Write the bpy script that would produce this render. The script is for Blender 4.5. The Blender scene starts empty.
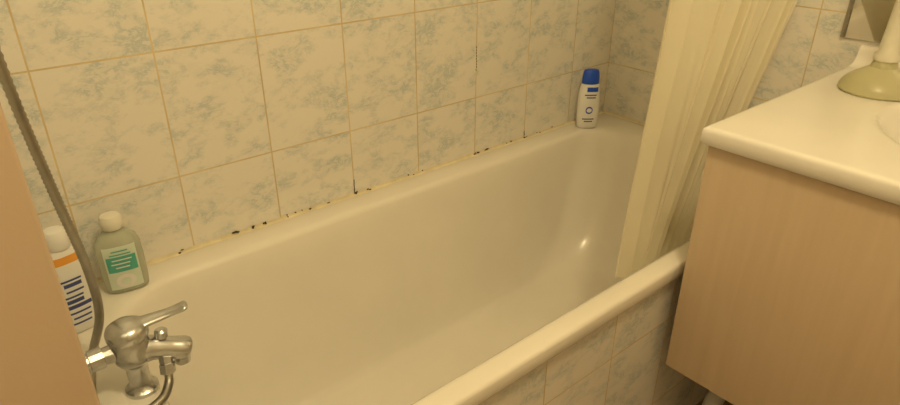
import bpy, bmesh, math, random
from mathutils import Vector, Matrix, Euler
random.seed(4)
S=bpy.context.scene
S.view_settings.view_transform='Standard'
YC=-1.244; ZC=1.26
RIM=0.555
XL=0.032; XR=1.715
def P(x,y,z): return Vector((x,y+YC,z))   # y measured from the camera plane toward the wall

# ---------------- materials ----------------
def newmat(name):
    m=bpy.data.materials.new(name); m.use_nodes=True
    nt=m.node_tree; b=nt.nodes['Principled BSDF']
    return m,nt,b
def N(nt,t,**k):
    n=nt.nodes.new(t)
    for a,v in k.items(): setattr(n,a,v)
    return n
def simple(name,col,rough=0.5,metal=0.0,noise=0.06,nscale=20,trans=0,bump=0.0,bscale=200,coat=0,ior=1.45):
    m,nt,b=newmat(name)
    geo=N(nt,'ShaderNodeTexCoord')
    nz=N(nt,'ShaderNodeTexNoise'); nz.inputs['Scale'].default_value=nscale; nz.inputs['Detail'].default_value=4
    nt.links.new(geo.outputs['Object'],nz.inputs['Vector'])
    r=N(nt,'ShaderNodeValToRGB')
    r.color_ramp.elements[0].position=.3; r.color_ramp.elements[1].position=.7
    r.color_ramp.elements[0].color=(*[c*(1-noise) for c in col],1)
    r.color_ramp.elements[1].color=(*[min(1,c*(1+noise)) for c in col],1)
    nt.links.new(nz.outputs['Fac'],r.inputs['Fac']); nt.links.new(r.outputs['Color'],b.inputs['Base Color'])
    b.inputs['Roughness'].default_value=rough; b.inputs['Metallic'].default_value=metal
    b.inputs['Transmission Weight'].default_value=trans; b.inputs['Coat Weight'].default_value=coat
    b.inputs['Coat Roughness'].default_value=.12
    b.inputs['IOR'].default_value=ior
    if bump:
        n2=N(nt,'ShaderNodeTexNoise'); n2.inputs['Scale'].default_value=bscale
        nt.links.new(geo.outputs['Object'],n2.inputs['Vector'])
        bp=N(nt,'ShaderNodeBump'); bp.inputs['Strength'].default_value=bump; bp.inputs['Distance'].default_value=.002
        nt.links.new(n2.outputs['Fac'],bp.inputs['Height']); nt.links.new(bp.outputs['Normal'],b.inputs['Normal'])
    return m
def math_(nt,op,a,b=None):
    n=N(nt,'ShaderNodeMath',operation=op)
    for i,v in enumerate((a,b)):
        if v is None: continue
        if isinstance(v,(int,float)): n.inputs[i].default_value=v
        else: nt.links.new(v,n.inputs[i])
    return n.outputs[0]
def tilemat(name,axis,offu,offv,w=.2,h=.25,base=(.85,.81,.745),vein=(.43,.51,.52),grout=(.76,.63,.37),mort=.0018,veins=True):
    m,nt,b=newmat(name)
    g=N(nt,'ShaderNodeNewGeometry'); s=N(nt,'ShaderNodeSeparateXYZ'); nt.links.new(g.outputs['Position'],s.inputs[0])
    u=math_(nt,'ADD',s.outputs[axis[0]],-offu+20*w); v=math_(nt,'ADD',s.outputs[axis[1]],-offv+20*h)
    c=N(nt,'ShaderNodeCombineXYZ'); nt.links.new(u,c.inputs[0]); nt.links.new(v,c.inputs[1])
    br=N(nt,'ShaderNodeTexBrick'); br.offset=0; br.squash=1
    nt.links.new(c.outputs[0],br.inputs['Vector'])
    br.inputs['Scale'].default_value=1; br.inputs['Mortar Size'].default_value=mort; br.inputs['Mortar Smooth'].default_value=.3
    br.inputs['Brick Width'].default_value=w; br.inputs['Row Height'].default_value=h
    iu=math_(nt,'FLOOR',math_(nt,'DIVIDE',u,w)); iv=math_(nt,'FLOOR',math_(nt,'DIVIDE',v,h))
    c2=N(nt,'ShaderNodeCombineXYZ'); nt.links.new(iu,c2.inputs[0]); nt.links.new(iv,c2.inputs[1])
    wn=N(nt,'ShaderNodeTexWhiteNoise'); wn.noise_dimensions='3D'; nt.links.new(c2.outputs[0],wn.inputs['Vector'])
    sc=N(nt,'ShaderNodeVectorMath',operation='SCALE'); sc.inputs['Scale'].default_value=3.0; nt.links.new(wn.outputs['Color'],sc.inputs[0])
    ad=N(nt,'ShaderNodeVectorMath',operation='ADD'); nt.links.new(c.outputs[0],ad.inputs[0]); nt.links.new(sc.outputs[0],ad.inputs[1])
    mp=N(nt,'ShaderNodeMapping'); mp.inputs['Rotation'].default_value=(0,0,math.radians(-50)); mp.inputs['Scale'].default_value=(1,1.6,1)
    nt.links.new(ad.outputs[0],mp.inputs[0])
    n1=N(nt,'ShaderNodeTexNoise'); n1.inputs['Scale'].default_value=20; n1.inputs['Detail'].default_value=8; n1.inputs['Roughness'].default_value=.72; n1.inputs['Distortion'].default_value=.45
    nt.links.new(mp.outputs[0],n1.inputs['Vector'])
    ab=math_(nt,'ABSOLUTE',math_(nt,'SUBTRACT',n1.outputs['Fac'],.5))
    r1=N(nt,'ShaderNodeValToRGB'); e=r1.color_ramp.elements
    e[0].position=0; e[0].color=(1,1,1,1); e[1].position=.065; e[1].color=(0,0,0,1)
    nt.links.new(ab,r1.inputs[0])
    n2=N(nt,'ShaderNodeTexNoise'); n2.inputs['Scale'].default_value=13; n2.inputs['Detail'].default_value=6; n2.inputs['Roughness'].default_value=.65
    nt.links.new(mp.outputs[0],n2.inputs['Vector'])
    r2=N(nt,'ShaderNodeValToRGB'); e=r2.color_ramp.elements; e[0].position=.45; e[0].color=(0,0,0,1); e[1].position=.62; e[1].color=(1,1,1,1)
    nt.links.new(n2.outputs['Fac'],r2.inputs[0])
    mk=math_(nt,'MULTIPLY',r1.outputs[0],r2.outputs[0])
    mk=math_(nt,'ADD',math_(nt,'MULTIPLY',mk,.60 if veins else .15),math_(nt,'MULTIPLY',r2.outputs[0],.16))
    mx=N(nt,'ShaderNodeMix',data_type='RGBA'); nt.links.new(mk,mx.inputs['Factor'])
    mx.inputs['A'].default_value=(*base,1); mx.inputs['B'].default_value=(*vein,1)
    n3=N(nt,'ShaderNodeTexNoise'); n3.inputs['Scale'].default_value=7; n3.inputs['Detail'].default_value=4; nt.links.new(g.outputs['Position'],n3.inputs['Vector'])
    r3=N(nt,'ShaderNodeValToRGB'); e=r3.color_ramp.elements; e[0].position=.35; e[0].color=(grout[0]*.78,grout[1]*.74,grout[2]*.7,1); e[1].position=.6; e[1].color=(*grout,1)
    nt.links.new(n3.outputs['Fac'],r3.inputs[0])
    m2=N(nt,'ShaderNodeMix',data_type='RGBA'); nt.links.new(br.outputs['Fac'],m2.inputs['Factor'])
    nt.links.new(mx.outputs['Result'],m2.inputs['A']); nt.links.new(r3.outputs[0],m2.inputs['B'])
    nt.links.new(m2.outputs['Result'],b.inputs['Base Color'])
    rr=N(nt,'ShaderNodeMapRange'); rr.inputs['To Min'].default_value=.28; rr.inputs['To Max'].default_value=.85
    nt.links.new(br.outputs['Fac'],rr.inputs['Value']); nt.links.new(rr.outputs[0],b.inputs['Roughness'])
    bp=N(nt,'ShaderNodeBump'); bp.inputs['Strength'].default_value=.25; bp.inputs['Distance'].default_value=.001; bp.invert=True
    nt.links.new(br.outputs['Fac'],bp.inputs['Height']); nt.links.new(bp.outputs['Normal'],b.inputs['Normal'])
    return m

M_back=tilemat('tile_back',(0,2),.135,ZC-.537)
M_right=tilemat('tile_right',(1,2),0.0,ZC-.537)
M_left=tilemat('tile_left',(1,2),0.0,ZC-.537)
M_apron=tilemat('tile_apron',(0,2),.09,.40)
M_floor=tilemat('tile_floor',(0,1),0,0,w=.3,h=.3,base=(.30,.22,.15),vein=(.2,.14,.09),grout=(.22,.17,.12),mort=.003,veins=False)
M_paint=simple('painted_partition',(.60,.46,.33),.6,noise=.03,nscale=4,bump=.1)
M_wall=simple('painted_wall',(.72,.66,.56),.8,noise=.03,nscale=4,bump=.1)
M_ceil=simple('ceiling_paint',(.8,.77,.7),.9,noise=.02)
M_tub=simple('bath_enamel',(.87,.83,.755),.25,noise=.03,nscale=5,coat=.3)
M_counter=simple('counter_resin',(.87,.84,.79),.25,noise=.015,nscale=8,coat=.2)
M_chrome=simple('dull_chrome',(.58,.585,.59),.27,1.0,noise=.12,nscale=60)
M_chromed=simple('hose_metal',(.44,.42,.37),.38,1.0,noise=.1,nscale=60)
M_whitepl=simple('white_plastic',(.82,.81,.79),.35,noise=.02)
M_creamcap=simple('cream_cap',(.82,.79,.69),.4,noise=.02)
M_blue=simple('blue_plastic',(.02,.09,.62),.3)
M_navy=simple('navy_print',(.06,.08,.25),.5)
M_teal=simple('teal_label',(.10,.45,.36),.5)
M_green=simple('green_liquid',(.78,.82,.68),.12,trans=.5,noise=.04)
M_palegr=simple('pale_label',(.68,.77,.67),.5)
M_orange=simple('orange_plastic',(.80,.36,.06),.4)
M_rubber=simple('translucent_rubber',(.80,.77,.50),.3,trans=.5,noise=.05)
M_handle=simple('frosted_handle',(.84,.81,.69),.3,trans=.25)
M_pvc=simple('grey_pipe',(.6,.6,.58),.4)
m,nt,b=newmat('beech_laminate'); tc=N(nt,'ShaderNodeNewGeometry'); mp=N(nt,'ShaderNodeMapping'); mp.inputs['Scale'].default_value=(30,30,2.0)
nt.links.new(tc.outputs['Position'],mp.inputs[0]); nz=N(nt,'ShaderNodeTexNoise'); nz.inputs['Scale'].default_value=1.6; nz.inputs['Detail'].default_value=6; nz.inputs['Distortion'].default_value=.3
nt.links.new(mp.outputs[0],nz.inputs['Vector']); r=N(nt,'ShaderNodeValToRGB'); r.color_ramp.elements[0].position=.3; r.color_ramp.elements[1].position=.75
r.color_ramp.elements[0].color=(.585,.45,.305,1); r.color_ramp.elements[1].color=(.64,.50,.35,1)
nt.links.new(nz.outputs['Fac'],r.inputs[0]); nt.links.new(r.outputs[0],b.inputs['Base Color']); b.inputs['Roughness'].default_value=.42
M_wood=m
m,nt,b=newmat('curtain_fabric'); tr=N(nt,'ShaderNodeBsdfTranslucent'); tr.inputs[0].default_value=(.88,.83,.66,1)
b.inputs['Base Color'].default_value=(.88,.83,.68,1); b.inputs['Roughness'].default_value=.42
tc=N(nt,'ShaderNodeTexCoord'); wv=N(nt,'ShaderNodeTexNoise'); wv.inputs['Scale'].default_value=400; nt.links.new(tc.outputs['Object'],wv.inputs['Vector'])
bp=N(nt,'ShaderNodeBump'); bp.inputs['Strength'].default_value=.15; bp.inputs['Distance'].default_value=.001; nt.links.new(wv.outputs['Fac'],bp.inputs['Height']); nt.links.new(bp.outputs[0],b.inputs['Normal'])
ms=N(nt,'ShaderNodeMixShader'); ms.inputs[0].default_value=.4
nt.links.new(b.outputs[0],ms.inputs[1]); nt.links.new(tr.outputs[0],ms.inputs[2]); nt.links.new(ms.outputs[0],nt.nodes['Material Output'].inputs['Surface'])
M_curt=m
M_caulk=simple('caulk',(.78,.70,.50),.5,noise=.12,nscale=30)
M_mold=simple('mold',(.06,.048,.03),.9)
m,nt,b=newmat('mirror_glass'); b.inputs['Metallic'].default_value=1; b.inputs['Roughness'].default_value=.04; b.inputs['Base Color'].default_value=(.75,.74,.70,1)
nz=N(nt,'ShaderNodeTexNoise'); nz.inputs['Scale'].default_value=8; mr=N(nt,'ShaderNodeMapRange'); mr.inputs['To Min'].default_value=.03; mr.inputs['To Max'].default_value=.08
nt.links.new(nz.outputs['Fac'],mr.inputs['Value']); nt.links.new(mr.outputs[0],b.inputs['Roughness']); M_mirror=m
m,nt,b=newmat('lamp_glass'); b.inputs['Emission Color'].default_value=(1,.80,.45,1); b.inputs['Emission Strength'].default_value=7; M_lamp=m

# ---------------- mesh helpers ----------------
def mk(name,verts,faces,mats,parent=None,smooth=True,mi=None,sharp=40):
    me=bpy.data.meshes.new(name); me.from_pydata([tuple(v) for v in verts],[],faces); me.update()
    bm=bmesh.new(); bm.from_mesh(me); bmesh.ops.recalc_face_normals(bm,faces=bm.faces); bm.to_mesh(me); bm.free()
    if not isinstance(mats,(list,tuple)): mats=[mats]
    for a in mats: me.materials.append(a)
    if mi:
        for p,i in zip(me.polygons,mi): p.material_index=i
    if smooth:
        for p in me.polygons: p.use_smooth=True
        me.set_sharp_from_angle(angle=math.radians(sharp))
    o=bpy.data.objects.new(name,me); S.collection.objects.link(o)
    if parent: o.parent=parent
    return o
def empty(name,loc=(0,0,0)):
    o=bpy.data.objects.new(name,None); S.collection.objects.link(o); o.empty_display_size=.05; return o
def box(name,lo,hi,mat,parent=None,bev=0,seg=3):
    bm=bmesh.new(); bmesh.ops.create_cube(bm,size=1)
    for v in bm.verts: v.co=Vector([lo[i]+(v.co[i]+.5)*(hi[i]-lo[i]) for i in range(3)])
    if bev: bmesh.ops.bevel(bm,geom=bm.edges[:],offset=bev,segments=seg,affect='EDGES',profile=.5)
    me=bpy.data.meshes.new(name); bm.to_mesh(me); bm.free(); me.materials.append(mat)
    if bev:
        for p in me.polygons: p.use_smooth=True
        me.set_sharp_from_angle(angle=math.radians(50))
    o=bpy.data.objects.new(name,me); S.collection.objects.link(o)
    if parent: o.parent=parent
    return o
def tube(name,pts,rads,mat,parent=None,n=24,caps=True,flat=1.0,sharp=40):
    pts=[Vector(p) for p in pts]
    if isinstance(rads,(int,float)): rads=[rads]*len(pts)
    vs=[];fs=[]; prev=None
    for i,p in enumerate(pts):
        a=pts[max(0,i-1)]; b_=pts[min(len(pts)-1,i+1)]
        t=(b_-a)
        if t.length<1e-9: t=Vector((0,0,1))
        t.normalize()
        if prev is None:
            up=Vector((0,0,1)) if abs(t.z)<.9 else Vector((0,1,0))
            x=t.cross(up).normalized()
        else:
            x=(prev-t*prev.dot(t)).normalized()
        prev=x; y=t.cross(x).normalized()
        for k in range(n):
            an=2*math.pi*k/n
            vs.append(p+x*math.cos(an)*rads[i]+y*math.sin(an)*rads[i]*flat)
    for i in range(len(pts)-1):
        for k in range(n):
            a=i*n+k; b_=i*n+(k+1)%n; fs.append((a,b_,b_+n,a+n))
    if caps:
        fs.append(tuple(range(n))[::-1]); fs.append(tuple(range((len(pts)-1)*n,len(pts)*n)))
    return mk(name,vs,fs,mat,parent,sharp=sharp)
def lathe(name,c,prof,mat,parent=None,n=32,sharp=40):
    return tube(name,[Vector(c)+Vector((0,0,z)) for z,r in prof],[r for z,r in prof],mat,parent,n,sharp=sharp)
def spline(pts,per=12):
    out=[]; pts=[Vector(p) for p in pts]
    for i in range(len(pts)-1):
        p0=pts[max(0,i-1)];p1=pts[i];p2=pts[i+1];p3=pts[min(len(pts)-1,i+2)]
        for k in range(per):
            t=k/per
            out.append(.5*((2*p1)+(-p0+p2)*t+(2*p0-5*p1+4*p2-p3)*t*t+(-p0+3*p1-3*p2+p3)*t**3))
    out.append(pts[-1]); return out

# ---------------- room shell ----------------
YB=-2.3; XLF=-.45; H=2.45; YP=YC+.50
box('wall_back',(XLF-.1,0,0),(XR+.1,.1,H),M_back)
box('wall_right',(XR,YB,0),(XR+.1,0,H),M_right)
wl=box('wall_left',(XLF,YP+.012,0),(XL,0,H),M_left)
box('trim_1',(XLF,YP-.006,0),(XL+.0015,YP+.012,H),M_paint,bev=.003)
box('wall_left.001',(XLF-.1,YB,0),(XLF,0,H),M_wall)
box('wall_front',(XLF-.1,YB-.1,0),(XR+.1,YB,H),M_wall)
box('floor',(XLF-.1,YB-.1,-.1),(XR+.1,.1,0),M_floor)
box('ceiling',(XLF-.1,YB-.1,H),(XR+.1,.1,H+.1),M_ceil)

# ---------------- bathtub ----------------
tub=empty('bathtub')
YF=-.70
def rrect(x0,x1,y0,y1,r,z,k=10,mx=16,my=8):
    pts=[]
    cs=[(x1-r,y1-r,0),(x0+r,y1-r,90),(x0+r,y0+r,180),(x1-r,y0+r,270)]
    for i,(cx,cy,a0) in enumerate(cs):
        for j in range(k+1):
            a=math.radians(a0+90*j/k); pts.append(Vector((cx+r*math.cos(a),cy+r*math.sin(a),z)))
        nx=cs[(i+1)%4]; a=math.radians(nx[2]); q=Vector((nx[0]+r*math.cos(a),nx[1]+r*math.sin(a),z)); p=pts[-1]
        mm=mx if i%2==0 else my
        for j in range(1,mm): pts.append(p.lerp(q,j/mm))
    return pts
E=.002
rings=[]
x0,x1,y0,y1=XL+E,XR-E,YF,-E
rings.append(rrect(x0,x1,y0+.012,y1,.004,RIM-.034))
rings.append(rrect(x0,x1,y0+.002,y1,.006,RIM-.034))
rings.append(rrect(x0,x1,y0,y1,.008,RIM-.030))
rings.append(rrect(x0,x1,y0,y1,.008,RIM-.007))
rings.append(rrect(x0,x1,y0+.002,y1,.010,RIM-.002))
rings.append(rrect(x0+.004,x1-.004,y0+.006,y1-.004,.012,RIM))
ox0,ox1,oy0,oy1=XL+.105,XR-.07,YF+.047,-.075
fx0,fx1,fy0,fy1=.24,1.36,-.575,-.17
def ring_t(t,z,r):  # t 0 = opening, 1 = floor
    return rrect(ox0+(fx0-ox0)*t,ox1+(fx1-ox1)*t,oy0+(fy0-oy0)*t,oy1+(fy1-oy1)*t,r,z)
rings.append(ring_t(-.16,RIM,.12)); rings.append(ring_t(-.08,RIM-.001,.125))
prof=[(0,.005),(.035,.012),(.075,.028),(.12,.055),(.20,.115),(.30,.18),(.42,.245),(.54,.30),(.66,.34),(.78,.368),(.88,.386),(1.0,.396),(1.14,.3995)]
for t,d in prof: rings.append(ring_t(t,RIM-d,.13+.03*min(t,1) if t<=1 else .14))
rings.append(rrect(fx0+.1,fx1-.15,fy0+.12,fy1-.12,.06,RIM-.401))
vs=[];fs=[];n=len(rings[0])
for r_ in rings: vs+=r_
for i in range(len(rings)-1):
    for k in range(n):
        a=i*n+k;b_=i*n+(k+1)%n; fs.append((a,b_,b_+n,a+n))
fs.append(tuple(range((len(rings)-1)*n,len(rings)*n)))
shell=mk('shell',vs,fs,M_tub,tub,sharp=80)
if shell.data.polygons[-1].normal.z<0: shell.data.flip_normals()
lathe('drain',(.36,-.37,RIM-.4005),[(0,.028),(.003,.028),(.004,.024),(.002,.018)],M_chrome,tub)
box('tiled_apron',(x0,YF+.014,0),(x1,YF+.04,RIM-.030),M_apron,tub)
box('front_caulk',(x0,YF+.009,RIM-.037),(x1,YF+.016,RIM-.030),M_caulk,tub)
cv=[];cf=[]
nseg=120
for i in range(nseg+1):
    x=XL+.004+(XR-XL-.008)*i/nseg; w=.004+.0025*random.random()
    for (yy,zz) in ((-.001,RIM-.003),(-.001,RIM+w+.002),(-w*.55,RIM+w*.45),(-w-.003,RIM+.0005),(-w-.003,RIM-.003)): cv.append((x,yy,zz))
for i in range(nseg):
    for k in range(5):
        a=i*5+k;b_=i*5+(k+1)%5; cf.append((a,b_,b_+5,a+5))
mk('caulk_back',cv,cf,M_caulk,tub)
cv=[];cf=[]
for i in range(41):
    y=-.004-.69*i/40; w=.004+.0025*random.random()
    for (dx,zz) in ((.001,RIM-.003),(.001,RIM+w+.002),(w*.55,RIM+w*.45),(w+.003,RIM+.0005),(w+.003,RIM-.003)): cv.append((XR-dx,y,zz))
for i in range(40):
    for k in range(5):
        a=i*5+k;b_=i*5+(k+1)%5; cf.append((a,b_,b_+5,a+5))
mk('caulk_end',cv,cf,M_caulk,tub)
# mold spots on the caulk
mv=[];mf=[]
def blob(x,y,z,sx,sy,sz):
    b0=len(mv); nn=8
    for j,(h,r) in enumerate(((-1,.0),( -.6,.8),(0,1),(.6,.8),(1,.0))):
        for k in range(nn):
            a=2*math.pi*k/nn; q=.75+.5*random.random()
            mv.append((x+sx*r*math.cos(a)*q,y+sy*h,z+sz*r*math.sin(a)*q))
    for j in range(4):
        for k in range(nn):
            a=b0+j*nn+k;b2=b0+j*nn+(k+1)%nn; mf.append((a,b2,b2+nn,a+nn))
for xc,w,cnt in ((.29,.02,2),(.425,.006,3),(.455,.015,2),(.495,.005,3),(.56,.012,3),(.60,.012,2),(.735,.005,4),(.775,.005,2),(.90,.018,2),(.95,.01,1),(1.14,.010,5),(1.18,.008,3),(1.26,.02,2),(1.335,.007,4),(1.40,.02,2),(1.47,.02,1),(.68,.03,1)):
    for i in range(cnt):
        blob(xc+random.uniform(-w,w),-.004,RIM+.006+random.uniform(-.003,.003),random.uniform(.001,.0048),.0022,random.uniform(.0008,.0024))
for (xg,z0_,z1_) in ((.735,RIM+.01,RIM+.04),(1.335,RIM+.01,RIM+.022),(1.135,.80,.86)):
    for i in range(9): blob(xg+random.uniform(-.001,.001),-.0005,z0_+(z1_-z0_)*i/8,.0011,.0012,.003)
mk('mold_spots',mv,mf,M_mold,tub)

# ---------------- vanity ----------------
van=empty('bathroom_vanity')
VX=1.04; VY1=YC+.520; VY0=YC-.44; VT=.868; VB=ZC-.934
box('carcass',(VX+.02,VY0,VB),(XR-.003,VY1,VT-.14),M_wood,van)
for nm,a,b_ in (('side_left',VY1-.016,VY1),('side_right',VY0,VY0+.016)):
    box(nm,(VX+.02,a,VT-.14),(XR-.003,b_,VT-.035),M_wood,van)
box('top_rail',(VX+.02,VY0,VT-.14),(VX+.036,VY1,VT-.035),M_wood,van)
ym=(VY0+VY1)/2
box('door_left',(VX,ym+.0015,VB),(VX+.019,VY1,VT-.037),M_wood,van,bev=.0015)
box('door_right',(VX,VY0,VB),(VX+.019,ym-.0015,VT-.037),M_wood,van,bev=.0015)
cx0,cx1,cy0,cy1=VX-.014,XR-.002,VY0-.012,YC+.530
NX,NY=90,110
def edge_list(a,b_,n,r):
    e=[a,a+r*.12,a+r*.35,a+r*.65,a+r]; m_=[a+r+(b_-a-2*r)*i/(n) for i in range(1,n)]
    return e+m_+[b_-r,b_-r*.65,b_-r*.35,b_-r*.12,b_]
R=.008
xs=edge_list(cx0,cx1,NX,R); ys=edge_list(cy0,cy1,NY,R)
bcx,bcy,bax,bay=1.37,YC+.09,.235,.265
def hz(x,y):
    z=VT
    d=min(x-cx0,y-cy0,cy1-y)
    if d<R:
        if d<0:d=0
        z-=R-math.sqrt(max(0,R*R-(R-d)**2))
    e=math.sqrt(((x-bcx)/bax)**2+((y-bcy)/bay)**2)
    if e<1: z-=.125*(1-(1-min(1,(1-e)/.55))**2)
    return z
vs=[];fs=[]
for x in xs:
    for y in ys: vs.append((x,y,hz(x,y)))
ny=len(ys);nx=len(xs)
for i in range(nx-1):
    for j in range(ny-1): fs.append((i*ny+j,(i+1)*ny+j,(i+1)*ny+j+1,i*ny+j+1))
per=[i*ny for i in range(nx)]+[(nx-1)*ny+j for j in range(1,ny)]+[i*ny+ny-1 for i in range(nx-2,-1,-1)]+[j for j in range(ny-2,0,-1)]
base=len(vs)
for q in per:
    v=vs[q]; vs.append((v[0],v[1],VT-.026))
b2=len(vs)
for q in per:
    v=vs[q]; vs.append((min(max(v[0],cx0+.006),cx1),min(max(v[1],cy0+.006),cy1-.006),VT-.034))
L=len(per)
for k in range(L):
    k2=(k+1)%L; fs.append((per[k],per[k2],base+k2,base+k)); fs.append((base+k,base+k2,b2+k2,b2+k))
mk('countertop',vs,fs,M_counter,van,sharp=70)
# coved backsplash: concave sweep profile along the wall
bs=[];bf=[]
prf=[(-.070,.0002),(-.055,.0012),(-.043,.005),(-.035,.012),(-.030,.022),(-.028,.032),(-.025,.038),(-.019,.041),(-.0025,.041),(-.0025,.0002)]
yl=[VY0-.010]+[VY0+(YC+.520-VY0)*i/20 for i in range(21)]+[YC+.5285]
for y in yl:
    for dx,dz in prf: bs.append((XR+dx,y,VT+dz))
m_=len(prf)
for i in range(len(yl)-1):
    for k in range(m_):
        a=i*m_+k;b_=i*m_+(k+1)%m_; bf.append((a,b_,b_+m_,a+m_))
bf.append(tuple(range(m_))); bf.append(tuple(range((len(yl)-1)*m_,len(yl)*m_)))
mk('basin_backsplash',bs,bf,M_counter,None,sharp=50)
# basin tap
tpe=empty('basin_tap')
tp=P(1.625,.09,VT)
lathe('tap_body',tp+Vector((0,0,.0005)),[(0,.019),(.01,.019),(.014,.018),(.09,.018),(.1,.016),(.115,.012)],M_chrome,tpe)
tube('tap_spout',spline([tp+Vector((0,0,.06)),tp+Vector((-.06,0,.085)),tp+Vector((-.12,0,.075)),tp+Vector((-.13,0,.055))]),.012,M_chrome,tpe)
tube('tap_lever',[tp+Vector((0,0,.11)),tp+Vector((-.03,0,.125)),tp+Vector((-.085,0,.14))],[.014,.009,.007],M_chrome,tpe,flat=.6)
# waste pipe
wp=empty('waste_pipe')
tube('pipe',spline([P(1.2,.47,0),P(1.2,.47,.12),P(1.22,.47,.16),P(1.28,.47,.17),P(XR-.002-0,.47,.17)],8),.02,M_pvc,wp)
# mirror
mi=empty('wall_mirror')
box('glass',(XR-.006,YC-.45,VT+.050),(XR-.001,YC+.575,1.75),M_mirror,mi,bev=.001)
box('edge_strip',(XR-.010,YC+.575,VT+.050),(XR-.001,YC+.583,1.75),M_chromed,mi,bev=.001)

# ---------------- plunger on counter ----------------
pl=empty('sink_plunger')
pc=P(1.485,.412,VT+.0008)
lathe('cup',pc,[(0,.068),(.004,.072),(.010,.071),(.020,.066),(.032,.054),(.042,.038),(.050,.025),(.066,.020)],M_rubber,pl)
lathe('handle',pc+Vector((0,0,.064)),[(0,.024),(.01,.024),(.016,.019),(.10,.015),(.20,.012),(.24,.016),(.255,.014),(.262,.006)],M_handle,pl)

# ---------------- shower curtain ----------------
cu=empty('shower_curtain')
ZT=2.02; ZB=RIM-.075
nu,nv=360,80
vs=[];fs=[]
for j in range(nv+1):
    z=ZT+(ZB-ZT)*j/nv
    hgt=(z-ZB)/(1.06-ZB)
    xr=1.27+.35*min(hgt,1.0)
    xl=1.028+.045*min(hgt,1.3)+.006*math.sin(z*7)
    for i in range(nu+1):
        s=i/nu
        q=s+.035*math.sin(s*12.5+.6)
        ph=q*2*math.pi*7.0+.45*math.sin(z*2.6+s*5)
        amp=.024+.008*math.sin(s*17+1)+.004*math.sin(z*5+s*20)
        if s<.20: amp*=.30+3.5*s
        w_=math.sin(ph); w_=math.copysign(abs(w_)**.85,w_)
        x=xl+(xr-xl)*(s+.018*math.sin(2*ph)*min(1,s*8)*min(1,(1-s)*8))
        y=YC+.657+amp*w_+.005*math.sin(ph*2.3+z*2)+.002*math.sin(s*150+z*3)
        vs.append((x,y,z))
for j in range(nv):
    for i in range(nu):
        a=j*(nu+1)+i; fs.append((a,a+1,a+nu+2,a+nu+1))
mk('fabric',vs,fs,M_curt,cu,sharp=180)
tube('rod',[(XL,YC+.657,ZT+.035),(XR,YC+.657,ZT+.035)],.011,M_whitepl,cu)
for i in range(9):
    x=1.09+.52*i/8; c=Vector((x,YC+.657,ZT+.022)); pts=[c+Vector((0,.022*math.cos(a),.026*math.sin(a))) for a in [2*math.pi*k/20 for k in range(21)]]
    tube('ring_%d'%(i+1),pts,.002,M_whitepl,cu,n=8)

# ---------------- bath mixer ----------------
fa=empty('bath_mixer_tap')
C=P(.119,.88,0)
def F(x,y,z): return P(x-.003,y,z)
lathe('pillar',(C.x,C.y,RIM),[(0,.024),(.006,.024),(.010,.018),(.018,.0155),(.045,.0155),(.054,.020),(.060,.023)],M_chrome,fa)
lathe('body',(C.x,C.y,.607),[(0,.018),(.006,.023),(.012,.026),(.043,.027),(.048,.025)],M_chrome,fa)
lathe('lever_cap',(C.x,C.y,.656),[(0,.028),(.003,.0295),(.012,.0295),(.018,.027),(.023,.020),(.0255,.010),(.026,.001)],M_chrome,fa)
tube('lever',spline([F(.125,.88,.669),F(.15,.878,.672),F(.18,.873,.675),F(.200,.867,.680),F(.208,.865,.683)],6),[.019]*2+[.018,.017,.016,.015,.014,.0135,.013,.0125,.012,.0115,.011,.011,.011,.011,.0115,.0115,.012,.012,.012,.011,.010,.008,.005],M_chrome,fa,flat=.42)
tube('wall_inlet',[F(XL+.003,.885,.635),F(XL+.009,.885,.635),F(XL+.0095,.885,.635),F(.065,.885,.635),F(.066,.885,.635),F(.084,.885,.635),F(.085,.885,.635),F(.11,.883,.635)],[.027,.025,.013,.013,.0165,.0165,.013,.016],M_chrome,fa,n=12,sharp=20)
tube('spout',spline([F(.12,.88,.628),F(.145,.876,.625),F(.17,.870,.617),F(.190,.866,.608),F(.197,.865,.604)],5),[.021]*5+[.020,.019,.0185,.018,.0175,.017,.017,.0175,.018,.0185,.0185,.018,.0175,.016,.013,.007],M_chrome,fa)
tube('aerator',[F(.186,.866,.604),F(.184,.866,.586),F(.184,.866,.584)],[.012,.012,.010],M_chrome,fa)
tube('diverter_knob',[F(.163,.872,.620),F(.164,.872,.639),F(.164,.872,.640),F(.165,.872,.650),F(.165,.872,.653)],[.006,.006,.0095,.0095,.006],M_chrome,fa,sharp=30)
tube('hose_nut',[F(.162,.868,.612),F(.160,.862,.597),F(.160,.861,.5965),F(.158,.856,.583)],[.010,.010,.0115,.0115],M_chrome,fa,n=6,sharp=20)
hp=spline([F(.158,.856,.586),F(.153,.845,.573),F(.135,.825,.566),F(.10,.815,.5645),F(.065,.83,.5645),F(.055,.88,.570),F(.075,.942,.600),F(.103,.957,.66),F(.105,.952,.75),F(.090,.925,.892),F(.075,.90,1.07),F(.065,.88,1.35),F(.078,.86,1.65),F(.088,.85,1.86)],44)
tube('hose',hp,[.0070 if i%2 else .0056 for i in range(len(hp))],M_chromed,fa,n=12,sharp=180)
tube('hose_bracket',[F(XL+.003,.85,1.88),F(XL+.02,.85,1.88),F(.085,.85,1.885)],[.02,.014,.014],M_chrome,fa)
tube('hand_shower',spline([F(.084,.85,1.85),F(.088,.85,1.93),F(.11,.85,2.02),F(.135,.85,2.06)],6),[.012]*19,M_chrome,fa)
tube('shower_head',[F(.13,.85,2.07),F(.14,.85,2.055),F(.155,.85,2.03)],[.02,.038,.04],M_chrome,fa)

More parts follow.
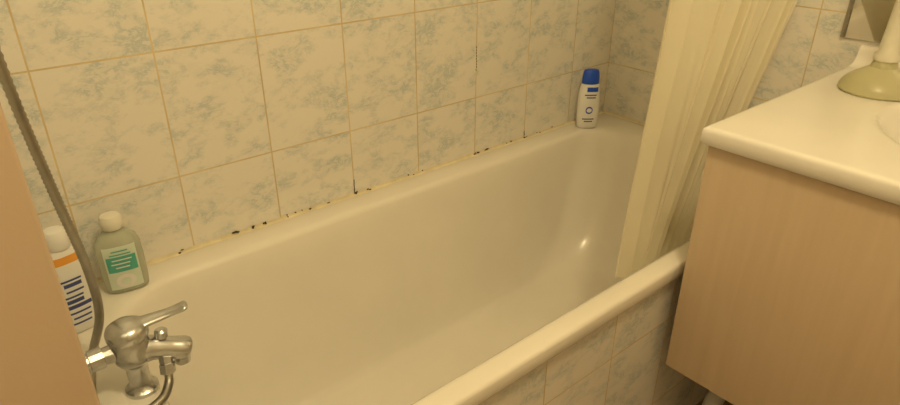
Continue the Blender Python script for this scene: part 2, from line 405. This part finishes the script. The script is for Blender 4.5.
# ---------------- bottles ----------------
def bottle(name,pos,yaw,prof,mat,n=48,ex=2.6,tilt=0):
    root=empty(name); root.location=pos; root.rotation_euler=(0,tilt,yaw)
    def at(z):
        for i in range(len(prof)-1):
            a,b_=prof[i],prof[i+1]
            if a[0]<=z<=b_[0]:
                t=(z-a[0])/(b_[0]-a[0]+1e-9); return a[1]+(b_[1]-a[1])*t,a[2]+(b_[2]-a[2])*t
        return prof[-1][1],prof[-1][2]
    def pt(hw,hd,a,z):
        c,s=math.cos(a),math.sin(a)
        return Vector((hw*math.copysign(abs(c)**(2/ex),c),hd*math.copysign(abs(s)**(2/ex),s),z))
    vs=[];fs=[]
    for z,hw,hd in prof:
        for k in range(n): vs.append(pt(hw,hd,2*math.pi*k/n,z))
    for i in range(len(prof)-1):
        for k in range(n):
            a=i*n+k;b_=i*n+(k+1)%n; fs.append((a,b_,b_+n,a+n))
    fs.append(tuple(range(n))[::-1]); fs.append(tuple(range((len(prof)-1)*n,len(prof)*n)))
    mk('body',vs,fs,mat,root,sharp=50)
    def shell_(nm,z0,z1,u0,u1,mat,off=.0006,oval=False):
        vs=[];fs=[];A,B=18,14
        for j in range(B+1):
            z=z0+(z1-z0)*j/B; hw,hd=at(z); hw+=off; hd+=off
            if oval:
                f=math.sqrt(max(0,1-((j/B)*2-1)**2)); um=(u0+u1)/2; a0=um-(um-u0)*f; a1=um+(u1-um)*f
            else: a0,a1=u0,u1
            for i in range(A+1):
                u=a0+(a1-a0)*i/A; q=min(.999,abs(u)/hw)
                y=-hd*(1-q**ex)**(1/ex)
                vs.append((u,y,z))
        for j in range(B):
            for i in range(A):
                a=j*(A+1)+i; fs.append((a,a+1,a+A+2,a+A+1))
        o=mk(nm,vs,fs,mat,root)
        return o
    return root,shell_
pr=[(0,.027,.016),(.003,.030,.019),(.02,.0325,.0205),(.06,.034,.021),(.10,.033,.0205),(.125,.030,.0195),(.138,.0265,.018),(.140,.0255,.0175)]
rt,sh=bottle('shampoo_bottle',P(1.558,1.188,RIM+.001),math.radians(-38),pr,M_whitepl)
cp=[(.1405,.0262,.0182),(.142,.0268,.0187),(.160,.0262,.018),(.176,.024,.016),(.182,.021,.013),(.184,.014,.008)]
vs=[];fs=[];n=40
for z,a_,b_ in cp:
    for k in range(n):
        an=2*math.pi*k/n; vs.append((a_*math.cos(an),b_*math.sin(an),z))
for i in range(len(cp)-1):
    for k in range(n):
        a=i*n+k;b_=i*n+(k+1)%n; fs.append((a,b_,b_+n,a+n))
fs.append(tuple(range((len(cp)-1)*n,len(cp)*n))); fs.append(tuple(range(n))[::-1])
mk('cap',vs,fs,M_blue,rt)
sh('band',.118,.132,-.012,.022,M_blue)
for i,(z,a,b_) in enumerate(((.106,-.018,.018),(.098,-.012,.016),(.030,-.02,.016),(.022,-.014,.012))):
    sh('print_%d'%i,z,z+.0035,a,b_,M_navy)
sh('emblem',.048,.072,-.012,.010,M_blue,oval=True); sh('emblem_core',.053,.067,-.009,.007,M_whitepl,off=.0011,oval=True)
k_=.93
pr=[(z*.99,a*k_,b_*k_) for z,a,b_ in [(0,.036,.018),(.003,.040,.022),(.02,.042,.024),(.07,.043,.0245),(.095,.042,.024),(.110,.037,.022),(.120,.027,.018),(.126,.018,.015),(.132,.016,.015)]]
rt,sh=bottle('shower_gel_bottle',P(.185,1.184,RIM+.001),math.radians(-10),pr,M_green)
o=lathe('cap',(0,0,.1308),[(0,.018),(.002,.0195),(.020,.019),(.025,.016),(.027,.010)],M_creamcap,rt)
sh('label',.010,.100,-.028,.028,M_palegr); sh('teal_panel',.048,.080,-.025,.025,M_teal,off=.0011)
for i,(z,a,b_) in enumerate(((.090,-.014,.014),(.083,-.018,.018),(.072,-.016,.018),(.064,-.018,.014),(.056,-.012,.012))):
    sh('print_%d'%i,z,z+.0025,a,b_,M_teal if i<2 else M_whitepl,off=.0016)
sh('fruit',.012,.042,-.017,.017,M_whitepl,off=.0012,oval=True); sh('fruit_core',.019,.035,-.009,.009,M_palegr,off=.0018,oval=True)
pr=[(0,.030,.019),(.004,.034,.022),(.03,.036,.023),(.11,.036,.023),(.135,.034,.022),(.152,.026,.019),(.160,.018,.015)]
rt,sh=bottle('lotion_bottle',P(.088,1.11,RIM+.001),math.radians(12),pr,M_whitepl)
lathe('cap',(0,0,.160),[(0,.019),(.002,.020),(.026,.019),(.032,.015),(.034,.008)],M_whitepl,rt)
sh('orange_band',.136,.149,-.022,.027,M_orange)
for i in range(9):
    z=.02+i*.0105; a=-.022+.006*random.random(); sh('print_%d'%i,z,z+(.007 if i in(3,4,7) else .0035),a,.018-.012*random.random(),M_navy)

# ---------------- light ----------------
lf=empty('ceiling_lamp')
LC=Vector((.45,YC+.02,2.30))
lathe('mount',(LC.x,LC.y,H-.03),[(0,.05),(.02,.06),(.0295,.06)],M_whitepl,lf)
lathe('globe',(LC.x,LC.y,LC.z),[( -.06+.0,.02),(-.05,.05),(-.02,.075),(.01,.082),(.05,.074),(.08,.055),(.105,.045),(.12,.045)],M_lamp,lf)
ld=bpy.data.lights.new('ceiling_lamp_light','POINT'); ld.energy=29; ld.color=(1,.795,.43); ld.shadow_soft_size=.09
lo=bpy.data.objects.new('bulb',ld); S.collection.objects.link(lo); lo.location=(LC.x,LC.y,LC.z-.17); lo.parent=lf
w=bpy.data.worlds.new('w'); S.world=w; w.use_nodes=True
w.node_tree.nodes['Background'].inputs[0].default_value=(1,.8,.5,1); w.node_tree.nodes['Background'].inputs[1].default_value=.03

# ---------------- camera ----------------
yaw=math.radians(50); th=math.radians(27)
r_=Vector((math.sin(yaw),-math.cos(yaw),0)); h=Vector((math.cos(yaw),math.sin(yaw),0))
f=h*math.cos(th)-Vector((0,0,math.sin(th))); u=h*math.sin(th)+Vector((0,0,math.cos(th)))
cam=bpy.data.cameras.new('camera'); co=bpy.data.objects.new('camera',cam); S.collection.objects.link(co)
co.matrix_world=Matrix(((r_.x,u.x,-f.x,0),(r_.y,u.y,-f.y,YC),(r_.z,u.z,-f.z,ZC),(0,0,0,1)))
cam.sensor_width=36; cam.lens=25.6; cam.clip_start=.01
S.camera=co
